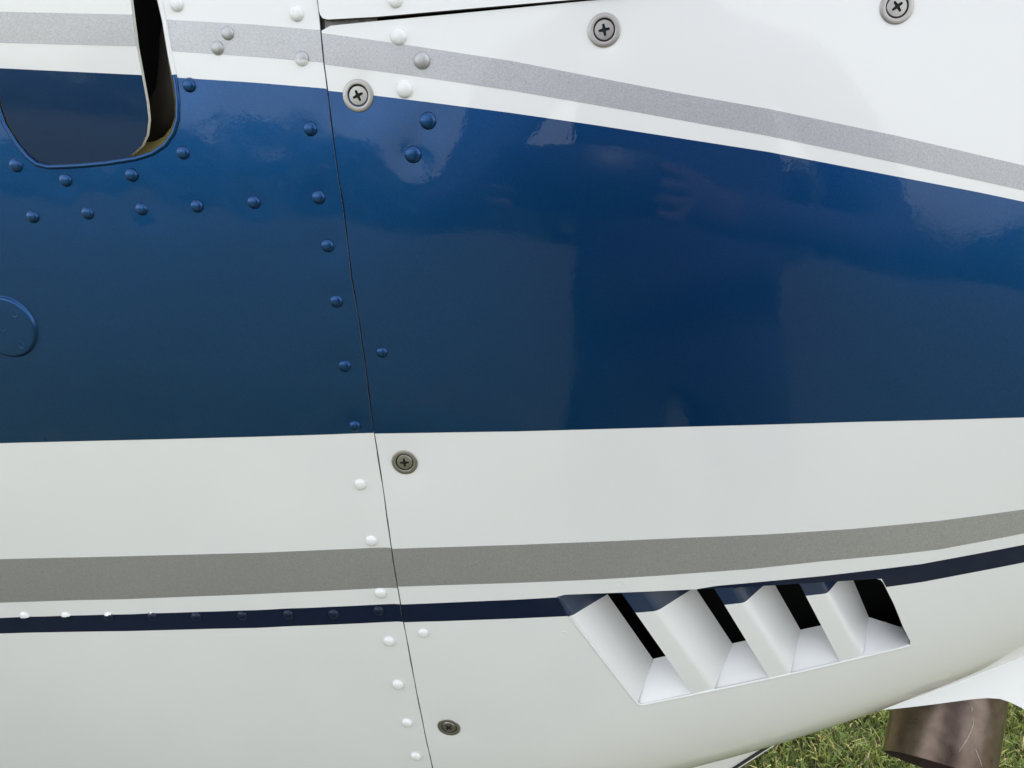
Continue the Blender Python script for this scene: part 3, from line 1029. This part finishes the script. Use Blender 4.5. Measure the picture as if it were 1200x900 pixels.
# joint strip under the seam and under the gap of the upper cowl
ss2 = resample(seam, 0.006)
V, F = [], []
for p in ss2:
    for dx in (-0.006, 0.006):
        V.append(off_P(np.array([p[0] + dx]), np.array([p[1]]), np.array([0.0020]))[0])
F = [(2 * i, 2 * i + 1, 2 * i + 3, 2 * i + 2) for i in range(len(ss2) - 1)]
from_data('joint_strip', V, F, M['rubber'], aircraft)
gs = finds([(379, 27), (390, 26.5), (441, 22.6)])
gs = resample(gs, 0.004)
V = []
for p in gs:
    for ds in (-0.004, 0.004):
        V.append(off_P(np.array([p[0]]), np.array([p[1] + ds]), np.array([0.0019]))[0])
F = [(2 * i, 2 * i + 1, 2 * i + 3, 2 * i + 2) for i in range(len(gs) - 1)]
from_data('sealant_strip', V, F, M['seal'], aircraft)
gs = resample(finds([(360, 27), (441, 22), (600, 8.5), (800, -9), (1000, -25)]), 0.006)
V = []
for p in gs:
    for ds in (-0.008, 0.008):
        V.append(off_P(np.array([p[0]]), np.array([p[1] + ds]), np.array([0.0075]))[0])
F = [(2 * i, 2 * i + 1, 2 * i + 3, 2 * i + 2) for i in range(len(gs) - 1)]
from_data('gap_backing', V, F, M['shade_black'], aircraft)

# far half, belly and top
xx = np.linspace(X0, X1, 40)
rows = []
sv = np.linspace(S_BOT, S_TOP, 50)
ring = []
V = []
for x in xx:
    a = base_P(np.full(len(sv), x), sv)
    far = a.copy(); far[:, 1] = -far[:, 1]
    near_b = a[:1] + [0, 0, 0.0]; near_t = a[-1:]
    V.append(np.vstack([near_b, far, near_t]))
V = np.vstack(V); nv = len(sv) + 2
F = [(i * nv + j, (i + 1) * nv + j, (i + 1) * nv + j + 1, i * nv + j + 1) for i in range(len(xx) - 1) for j in range(nv - 1)]
# end caps
for x, rev in ((X0, False), (X1, True)):
    a = base_P(np.full(len(sv), x), sv)
    far = a.copy(); far[:, 1] = -far[:, 1]
    b0 = len(V)
    V = np.vstack([V, a[::-1], far])
    idx = list(range(b0, b0 + 2 * len(sv)))
    F.append(tuple(idx if rev else idx[::-1]))
shell = from_data('fuselage_shell', V, F, M['white'], aircraft)

# ------------------------------------------------------------------ exhaust, fairing and flap under the belly
def exhaust():
    dep = 0.50
    top = at_depth([1115], [800], [dep])[0]
    bot = at_depth([1098], [905], [dep - 0.012])[0]
    ax = Vector(bot - top).normalized()
    up_ = top - np.array(ax) * 0.10
    rad = 56.5 * dep / FPX
    x_ = Vector((1, 0, 0)); x_ = (x_ - ax * x_.dot(ax)).normalized(); y_ = ax.cross(x_)
    seg = 64
    c0 = Vector(up_)
    # oblique cut: the rim falls to the right
    r0 = Vector(at_depth([1037], [876], [dep])[0]); r1 = Vector(at_depth([1158], [917], [dep + 0.004])[0])
    def rim_t(d):                      # length along the axis of the cut, for an offset d from the axis
        p = c0 + d
        tL = (r0 - c0).dot(ax); tR = (r1 - c0).dot(ax)
        k_ = (d.dot(x_) / rad + 1) / 2
        m_ = d.dot(y_) / rad
        return tL + (tR - tL) * k_ + 0.006 * m_ * RS
    v_to_cam = (Vector(CAM) - c0).normalized()
    RS = -1.0 if y_.dot(v_to_cam) > 0 else 1.0
    V, F = [], []
    NL = 24
    for i in range(NL):
        for k in range(seg):
            an = 2 * math.pi * k / seg
            d = (x_ * math.cos(an) + y_ * math.sin(an)) * rad * (1 + 0.004 * math.sin(3 * an + i * 0.4))
            V.append(c0 + d + ax * (rim_t(d) * i / (NL - 1)))
    for wi, (rr_, kk) in enumerate(((0.972, 1.0), (0.965, 0.6), (0.965, 0.2))):
        for k in range(seg):
            an = 2 * math.pi * k / seg
            d = (x_ * math.cos(an) + y_ * math.sin(an)) * rad
            V.append(c0 + d * rr_ + ax * (rim_t(d) * kk))
    tot = NL + 3
    F = [(i * seg + k, i * seg + (k + 1) % seg, (i + 1) * seg + (k + 1) % seg, (i + 1) * seg + k) for i in range(tot - 1) for k in range(seg)]
    sharp = set()
    for k in range(seg):
        for i in (NL - 1, NL):
            a, b_ = i * seg + k, i * seg + (k + 1) % seg
            sharp.add((min(a, b_), max(a, b_)))
    o = from_data('exhaust_pipe', V, F, [M['exhaust'], M['soot']], aircraft, True, sharp, [0 if i < NL else 1 for i in range(tot - 1) for k in range(seg)])
    bm = bmesh.new(); bm.from_mesh(o.data); bmesh.ops.recalc_face_normals(bm, faces=bm.faces); bm.to_mesh(o.data); bm.free()
    o['label'] = 'heat stained brown exhaust pipe'
    axn = np.array(ax); c0n = np.array(c0)
    def pipe_hit(px, py):
        r = ray(np.array([px]), np.array([py]))[0]
        w0 = CAM - c0n
        a_ = r - axn * (r @ axn); b2 = w0 - axn * (w0 @ axn)
        A, B, C2 = a_ @ a_, 2 * a_ @ b2, b2 @ b2 - rad * rad * 1.003
        t_ = (-B - math.sqrt(max(0, B * B - 4 * A * C2))) / (2 * A)
        return CAM + r * t_
    for pts, w0_ in (([(1137, 840), (1140, 843.5), (1140.5, 848), (1137.5, 857), (1133, 866), (1127, 876), (1124, 881)], 0.00042),
                     ([(1137, 826), (1139, 830), (1138, 834)], 0.0005), ([(1143, 878), (1148, 890), (1151, 899)], 0.0003),
                     ):
        P_ = resample(np.array([pipe_hit(*p) for p in pts]), 0.0015)
        n_ = len(P_)
        tube('scratch', P_, w0_, M['bright'], o, 6, rads=[w0_ * (0.35 + 0.65 * math.sin(math.pi * (i + 0.5) / n_)) for i in range(n_)])
exhaust()
def fairing():
    low = [(1020, 833), (1040, 831.5), (1060, 829.5), (1090, 826), (1120, 822), (1140, 819.3), (1158, 818), (1172, 819), (1184, 823), (1198, 830), (1215, 841), (1240, 858), (1290, 890)]
    xs = np.linspace(1024, 1290, 64)
    lx = np.array(low)
    lyv = np.interp(xs, lx[:, 0], lx[:, 1])
    k_ = np.ones(5) / 5
    V = []
    NV = 14
    prof = np.linspace(0, 1, NV)
    for xi, yl in zip(xs, lyv):
        for v in prof:
            # from the lower edge up behind the cowl; bulges forward along its middle
            d = 0.449 + 0.006 * v + 0.008 * (1 - (xi - 1030) / 260)
            V.append(at_depth([xi], [yl - 95 * v], [d])[0])
        V.append(at_depth([xi], [yl - 2.0], [0.449 + 0.008 * (1 - (xi - 1030) / 260) + 0.006])[0])
    V = np.array(V); n_ = NV + 1
    order = [NV] + list(range(NV))
    F = [(i * n_ + order[j], (i + 1) * n_ + order[j], (i + 1) * n_ + order[j + 1], i * n_ + order[j + 1]) for i in range(len(xs) - 1) for j in range(n_ - 1)]
    sharp = {(i * n_, (i + 1) * n_) for i in range(len(xs) - 1)}
    o = from_data('exhaust_fairing', V, F, M['white'], aircraft, True, sharp)
fairing()
def cowl_flap():
    d0 = 0.545
    edge = [(913, 869), (863, 901), (826, 926)]
    E = np.vstack([at_depth([p[0]], [p[1]], [d0 + 0.01 * i])[0] for i, p in enumerate(edge)])
    W = np.vstack([at_depth([p[0] - 150], [p[1] - 4], [d0 - 0.01 + 0.01 * i])[0] for i, p in enumerate(edge)])
    E[0] += (E[0] - E[1]) * 0.25; W[0] += (W[0] - W[1]) * 0.25
    nrm = np.cross(E[0] - E[1], W[1] - E[1]); nrm /= np.linalg.norm(nrm)
    if nrm @ (CAM - E[1]) < 0:
        nrm = -nrm
    n_ = 3
    V = np.vstack([E, W, E - nrm * 0.002, W - nrm * 0.002])
    F = []
    for i in range(n_ - 1):
        F += [(i, i + 1, n_ + i + 1, n_ + i), (2 * n_ + i, 3 * n_ + i, 3 * n_ + i + 1, 2 * n_ + i + 1), (i, 2 * n_ + i, 2 * n_ + i + 1, i + 1), (n_ + i, n_ + i + 1, 3 * n_ + i + 1, 3 * n_ + i)]
    o = from_data('cowl_flap', V, F, M['white'], aircraft, False)
    tube('edge_seal', resample(E + nrm * 0.0006 + (W - E) / np.linalg.norm(W - E, axis=1, keepdims=True) * 0.0035, 0.01), 0.0011, M['rubber'], o, 8)
    tube('edge_bead', resample(E - nrm * 0.001, 0.01), 0.0016, M['white'], o, 8)
    tube('edge_seal', resample(E - nrm * 0.003 - (W - E) / np.linalg.norm(W - E, axis=1, keepdims=True) * 0.002, 0.01), 0.0012, M['rubber'], o, 8)
cowl_flap()

# ------------------------------------------------------------------ ground and grass
m, t, b = new_mat('lawn_soil')
n1 = noise(t, 3.0, 6, 0.6); n2 = noise(t, 60.0, 5, 0.65)
r1 = ramp(t, n2.outputs['Fac'], [(0.3, (0.058, 0.060, 0.048)), (0.5, (0.112, 0.114, 0.094)), (0.72, (0.18, 0.178, 0.148))])
r2 = ramp(t, n1.outputs['Fac'], [(0.35, (0.85, 0.9, 0.8)), (0.65, (1.15, 1.1, 1.0))])
mx = t.nodes.new('ShaderNodeMix'); mx.data_type = 'RGBA'; mx.blend_type = 'MULTIPLY'; mx.inputs['Factor'].default_value = 1
t.links.new(r1.outputs['Color'], mx.inputs[6]); t.links.new(r2.outputs['Color'], mx.inputs[7])
t.links.new(mx.outputs[2], b.inputs['Base Color'])
b.inputs['Roughness'].default_value = 0.95
b.inputs['Specular IOR Level'].default_value = 0.1
add_bump(t, b, n2.outputs['Fac'], 0.8, 0.02)
M['soil'] = m
S_ = 600.0
g = from_data('ground', [(-S_, -S_, 0), (S_, -S_, 0), (S_, S_, 0), (-S_, S_, 0)], [(0, 1, 2, 3)], M['soil'], None, False)
g['kind'] = 'structure'; g['label'] = 'mown grass airfield under the aircraft'

def grass_mat():
    m, t, b = new_mat('grass_blade')
    at = t.nodes.new('ShaderNodeAttribute'); at.attribute_name = 'tint'
    r = ramp(t, at.outputs['Fac'], [(0.0, (0.030, 0.055, 0.012)), (0.45, (0.095, 0.135, 0.032)), (0.8, (0.19, 0.21, 0.065)), (0.9, (0.30, 0.26, 0.12)), (1.0, (0.34, 0.27, 0.15))])
    t.links.new(r.outputs['Color'], b.inputs['Base Color'])
    b.inputs['Roughness'].default_value = 0.5
    b.inputs['Specular IOR Level'].default_value = 0.35
    tr = t.nodes.new('ShaderNodeBsdfTranslucent')
    t.links.new(r.outputs['Color'], tr.inputs['Color'])
    ms = t.nodes.new('ShaderNodeMixShader'); ms.inputs['Fac'].default_value = 0.35
    out = t.nodes['Material Output']
    t.links.new(b.outputs['BSDF'], ms.inputs[1]); t.links.new(tr.outputs['BSDF'], ms.inputs[2])
    t.links.new(ms.outputs['Shader'], out.inputs['Surface'])
    return m
def blades(name, N, x0, x1, y0, y1, h0, h1, wd):
    px = rng.uniform(x0, x1, N); py = rng.uniform(y0, y1, N)
    clump = 0.5 + 0.5 * np.sin(px * 23 + 3 * np.sin(py * 17)) * np.sin(py * 29 + 2 * np.sin(px * 13))
    h = rng.uniform(h0, h1, N) * (0.6 + 0.6 * clump)
    an = rng.uniform(0, 2 * np.pi, N)
    lean = rng.uniform(0.1, 1.1, N) * h
    dx, dy = np.cos(an), np.sin(an)
    fa = rng.uniform(0, 2 * np.pi, N)
    wx, wy = np.cos(fa) * wd * rng.uniform(0.6, 1.3, N), np.sin(fa) * wd * rng.uniform(0.6, 1.3, N)
    V = np.zeros((N, 5, 3), np.float32)
    V[:, 0] = np.stack([px - wx, py - wy, np.zeros(N)], -1); V[:, 1] = np.stack([px + wx, py + wy, np.zeros(N)], -1)
    mx_, my_ = px + dx * lean * 0.35, py + dy * lean * 0.35
    V[:, 2] = np.stack([mx_ + wx * 0.85, my_ + wy * 0.85, h * 0.62], -1); V[:, 3] = np.stack([mx_ - wx * 0.85, my_ - wy * 0.85, h * 0.62], -1)
    V[:, 4] = np.stack([px + dx * lean, py + dy * lean, h * 0.95], -1)
    me = bpy.data.meshes.new(name)
    b0 = (np.arange(N) * 5)[:, None]
    quad = b0 + np.array([0, 1, 2, 3]); tri = b0 + np.array([3, 2, 4])
    loops = np.concatenate([quad, tri], 1).ravel().astype(np.int32)
    me.vertices.add(N * 5); me.vertices.foreach_set('co', V.ravel())
    me.loops.add(len(loops)); me.loops.foreach_set('vertex_index', loops)
    me.polygons.add(N * 2)
    ls = (np.arange(N)[:, None] * 7 + np.array([0, 4])).ravel().astype(np.int32)
    me.polygons.foreach_set('loop_start', ls)
    me.update(calc_edges=True)
    dead = (rng.uniform(0, 1, N) < 0.12 + 0.25 * (np.sin(px * 5.1 + 1) * np.sin(py * 4.3) > 0.55))
    tint = np.where(dead, rng.uniform(0.82, 1.0, N), np.clip(rng.normal(0.45, 0.2, N), 0, 0.8))
    at = me.attributes.new('tint', 'FLOAT', 'POINT')
    at.data.foreach_set('value', np.repeat(tint, 5).astype(np.float32))
    return me
GM = grass_mat()
me = blades('grass', 170000, -0.1, 1.9, -0.3, 1.7, 0.014, 0.042, 0.0016)
go = link('grass', me, GM, None, False)
go['kind'] = 'stuff'; go['label'] = 'short sunlit green grass with dry straw blades under the exhaust'
me = blades('grass', 70000, -3.0, 3.6, -3.0, 3.6, 0.02, 0.055, 0.0032)
go2 = link('lawn', me, GM, None, False)
go2['kind'] = 'stuff'; go2['label'] = 'mown lawn round the aircraft'

# ------------------------------------------------------------------ what the glossy paint mirrors: the photographer and a line of trees
def person():
    cy = CAM[1]
    J = {   # joints: position, radius (x, y)
     'pel': ((0.10, cy - 0.40, 0.95), (0.155, 0.11)), 'belly': ((0.10, cy - 0.39, 1.10), (0.14, 0.105)), 'chest': ((0.10, cy - 0.39, 1.28), (0.165, 0.115)),
     'collar': ((0.10, cy - 0.385, 1.42), (0.10, 0.08)), 'neck': ((0.10, cy - 0.37, 1.49), (0.052, 0.055)), 'skull0': ((0.10, cy - 0.35, 1.57), (0.068, 0.08)),
     'skull1': ((0.10, cy - 0.34, 1.65), (0.075, 0.092)), 'skull2': ((0.10, cy - 0.35, 1.72), (0.05, 0.06)),
    }
    for sgn, n in ((-1, 'a'), (1, 'b')):
        J['sh' + n] = ((0.10 + sgn * 0.18, cy - 0.38, 1.39), (0.06, 0.062)); J['el' + n] = ((0.07 + sgn * 0.29, cy - 0.28, 1.11), (0.042, 0.045))
        J['wr' + n] = ((sgn * 0.125, cy - 0.13, 1.14), (0.027, 0.022)); J['pa' + n] = ((sgn * 0.098, cy - 0.06, 1.15), (0.034, 0.018))
        J['hip' + n] = ((0.10 + sgn * 0.09, cy - 0.40, 0.88), (0.088, 0.095)); J['kn' + n] = ((0.10 + sgn * 0.12, cy - 0.38, 0.49), (0.06, 0.064))
        J['an' + n] = ((0.10 + sgn * 0.13, cy - 0.41, 0.09), (0.042, 0.045)); J['toe' + n] = ((0.10 + sgn * 0.15, cy - 0.24, 0.035), (0.042, 0.033))
    E = [('pel', 'belly'), ('belly', 'chest'), ('chest', 'collar'), ('collar', 'neck'), ('neck', 'skull0'), ('skull0', 'skull1'), ('skull1', 'skull2')]
    for n in 'ab':
        E += [('collar', 'sh' + n), ('sh' + n, 'el' + n), ('el' + n, 'wr' + n), ('wr' + n, 'pa' + n), ('pel', 'hip' + n), ('hip' + n, 'kn' + n), ('kn' + n, 'an' + n), ('an' + n, 'toe' + n)]
        sgn = -1 if n == 'a' else 1
        # four fingers behind the phone, the thumb in front of it (on the photographer's side)
        for fi in range(4):
            z = 1.172 - fi * 0.018
            L = (0.050, 0.056, 0.052, 0.042)[fi]
            J[f'f{fi}{n}'] = ((sgn * 0.090, cy - 0.020, z), (0.0085, 0.0085)); J[f'g{fi}{n}'] = ((sgn * (0.090 - L * 0.55), cy - 0.010, z + 0.003), (0.0075, 0.0075))
            E += [('pa' + n, f'f{fi}{n}'), (f'f{fi}{n}', f'g{fi}{n}')]
        J['t0' + n] = ((sgn * 0.088, cy - 0.055, 1.175), (0.0105, 0.0105)); J['t1' + n] = ((sgn * 0.055, cy - 0.040, 1.182), (0.009, 0.009))
        E += [('pa' + n, 't0' + n), ('t0' + n, 't1' + n)]
    names = list(J)
    me = bpy.data.meshes.new('person')
    me.from_pydata([J[n][0] for n in names], [(names.index(a), names.index(b_)) for a, b_ in E], [])
    o = bpy.data.objects.new('person', me)
    COL.objects.link(o)
    md = o.modifiers.new('skin', 'SKIN')
    sub = o.modifiers.new('sub', 'SUBSURF'); sub.levels = 2; sub.render_levels = 2
    for i, n in enumerate(names):
        me.skin_vertices[0].data[i].radius = J[n][1]
        me.skin_vertices[0].data[i].use_root = (n == 'pel')
    dg = bpy.context.evaluated_depsgraph_get()
    m2 = bpy.data.meshes.new_from_object(o.evaluated_get(dg))
    o.modifiers.clear(); o.data = m2; m2.name = 'person'
    m2.materials.clear()
    for nm, c in (('shirt_cloth', (0.035, 0.034, 0.075)), ('trouser_cloth', (0.03, 0.032, 0.04)), ('skin_tone', (0.09, 0.056, 0.043)), ('shoe_leather', (0.02, 0.018, 0.016))):
        m2.materials.append(plain(nm, c, 0.85, 0, 0.15, 30))
    mi = []
    for f in m2.polygons:
        c = f.center
        hand = c.y > cy - 0.125 and c.z > 0.5
        mi.append(2 if (c.z > 1.475 or hand) else 3 if c.z < 0.08 else 1 if c.z < 0.84 else 0)
    m2.polygons.foreach_set('material_index', np.array(mi, dtype=np.int32))
    m2.shade_smooth()
    o['label'] = 'person in dark blue shirt holding up a phone, mirrored in the blue band'; o['category'] = 'person'
    # face and hair
    hm = plain('dark_hair', (0.03, 0.02, 0.014), 0.6, 0, 0.3, 90)
    bm = bmesh.new(); bmesh.ops.create_uvsphere(bm, u_segments=24, v_segments=14, radius=1)
    for v in list(bm.verts):
        if v.co.z < 0.0 + 0.5 * max(0, v.co.y) + (-0.45 if v.co.y < -0.2 else 0):
            bm.verts.remove(v)
    for v in bm.verts:
        v.co = Vector((0.10 + v.co.x * 0.088, cy - 0.352 + v.co.y * 0.105, 1.655 + v.co.z * 0.105))
    hme = bpy.data.meshes.new('hair'); bm.to_mesh(hme); bm.free()
    h = link('hair', hme, hm, o); sm = h.modifiers.new('thick', 'SOLIDIFY'); sm.thickness = 0.008
    dark = plain('eye_dark', (0.02, 0.015, 0.012), 0.3); lip = plain('lip_tone', (0.38, 0.15, 0.13), 0.6)
    for nm, p, r3, mm in (('eye', (-0.03, 0.082, 0.01), (0.012, 0.008, 0.007), dark), ('eye', (0.03, 0.082, 0.01), (0.012, 0.008, 0.007), dark), ('nose', (0, 0.094, -0.025), (0.014, 0.018, 0.024), m2.materials[2]),
                      ('mouth', (0, 0.082, -0.062), (0.024, 0.008, 0.006), lip), ('ear', (-0.079, 0, -0.01), (0.01, 0.02, 0.03), m2.materials[2]), ('ear', (0.079, 0, -0.01), (0.01, 0.02, 0.03), m2.materials[2])):
        bm = bmesh.new(); bmesh.ops.create_uvsphere(bm, u_segments=12, v_segments=8, radius=1)
        for v in bm.verts:
            v.co = Vector((0.10 + p[0] + v.co.x * r3[0], cy - 0.345 + p[1] + v.co.y * r3[1], 1.63 + p[2] + v.co.z * r3[2]))
        e = bpy.data.meshes.new(nm); bm.to_mesh(e); bm.free()
        link(nm, e, mm, o)
    # the phone, its back towards the aircraft, right behind the lens
    bm = bmesh.new(); bmesh.ops.create_cube(bm, size=1)
    for v in bm.verts:
        v.co = Vector((v.co.x * 0.150, v.co.y * 0.0085, v.co.z * 0.074))
    bmesh.ops.bevel(bm, geom=bm.edges[:], offset=0.003, segments=3, affect='EDGES')
    pm = bpy.data.meshes.new('phone'); bm.to_mesh(pm); bm.free()
    ph = link('phone', pm, plain('phone_glass', (0.012, 0.012, 0.014), 0.45), None)
    ph.rotation_euler = (-PITCH, 0, 0)
    ph.location = Vector(CAM) + Vector((0.0, -0.0075 * CP, 0.0075 * SP))
    ph['label'] = 'dark phone held level in both hands, mirrored in the blue band'; ph['category'] = 'phone'
person()
def trees():
    N = 26000
    x = rng.uniform(-90, 90, N)
    crown = 5.5 + 2.2 * np.sin(x * 0.21) + 1.3 * np.sin(x * 0.57 + 1) + 0.8 * np.sin(x * 1.3 + 2)
    z = rng.uniform(0.02, 1, N) ** 0.8 * crown
    y = -48 + 4.5 * np.sin(x * 0.4) + rng.normal(0, 2.0, N)
    c = np.stack([x, y, z], -1)
    a = rng.normal(0, 0.34, (N, 3)); b_ = rng.normal(0, 0.34, (N, 3))
    V = np.stack([c + a, c + b_, c - a, c - b_], 1).reshape(-1, 3)
    F = np.arange(4 * N).reshape(N, 4)
    me = bpy.data.meshes.new('treeline')
    me.from_pydata(V.tolist(), [], F.tolist())
    o = link('treeline', me, plain('leaf_mass', (0.035, 0.06, 0.02), 0.8, 0, 0.5, 0.8), None, False)
    o['kind'] = 'stuff'; o['label'] = 'far line of dark green trees mirrored in the glossy paint'
trees()
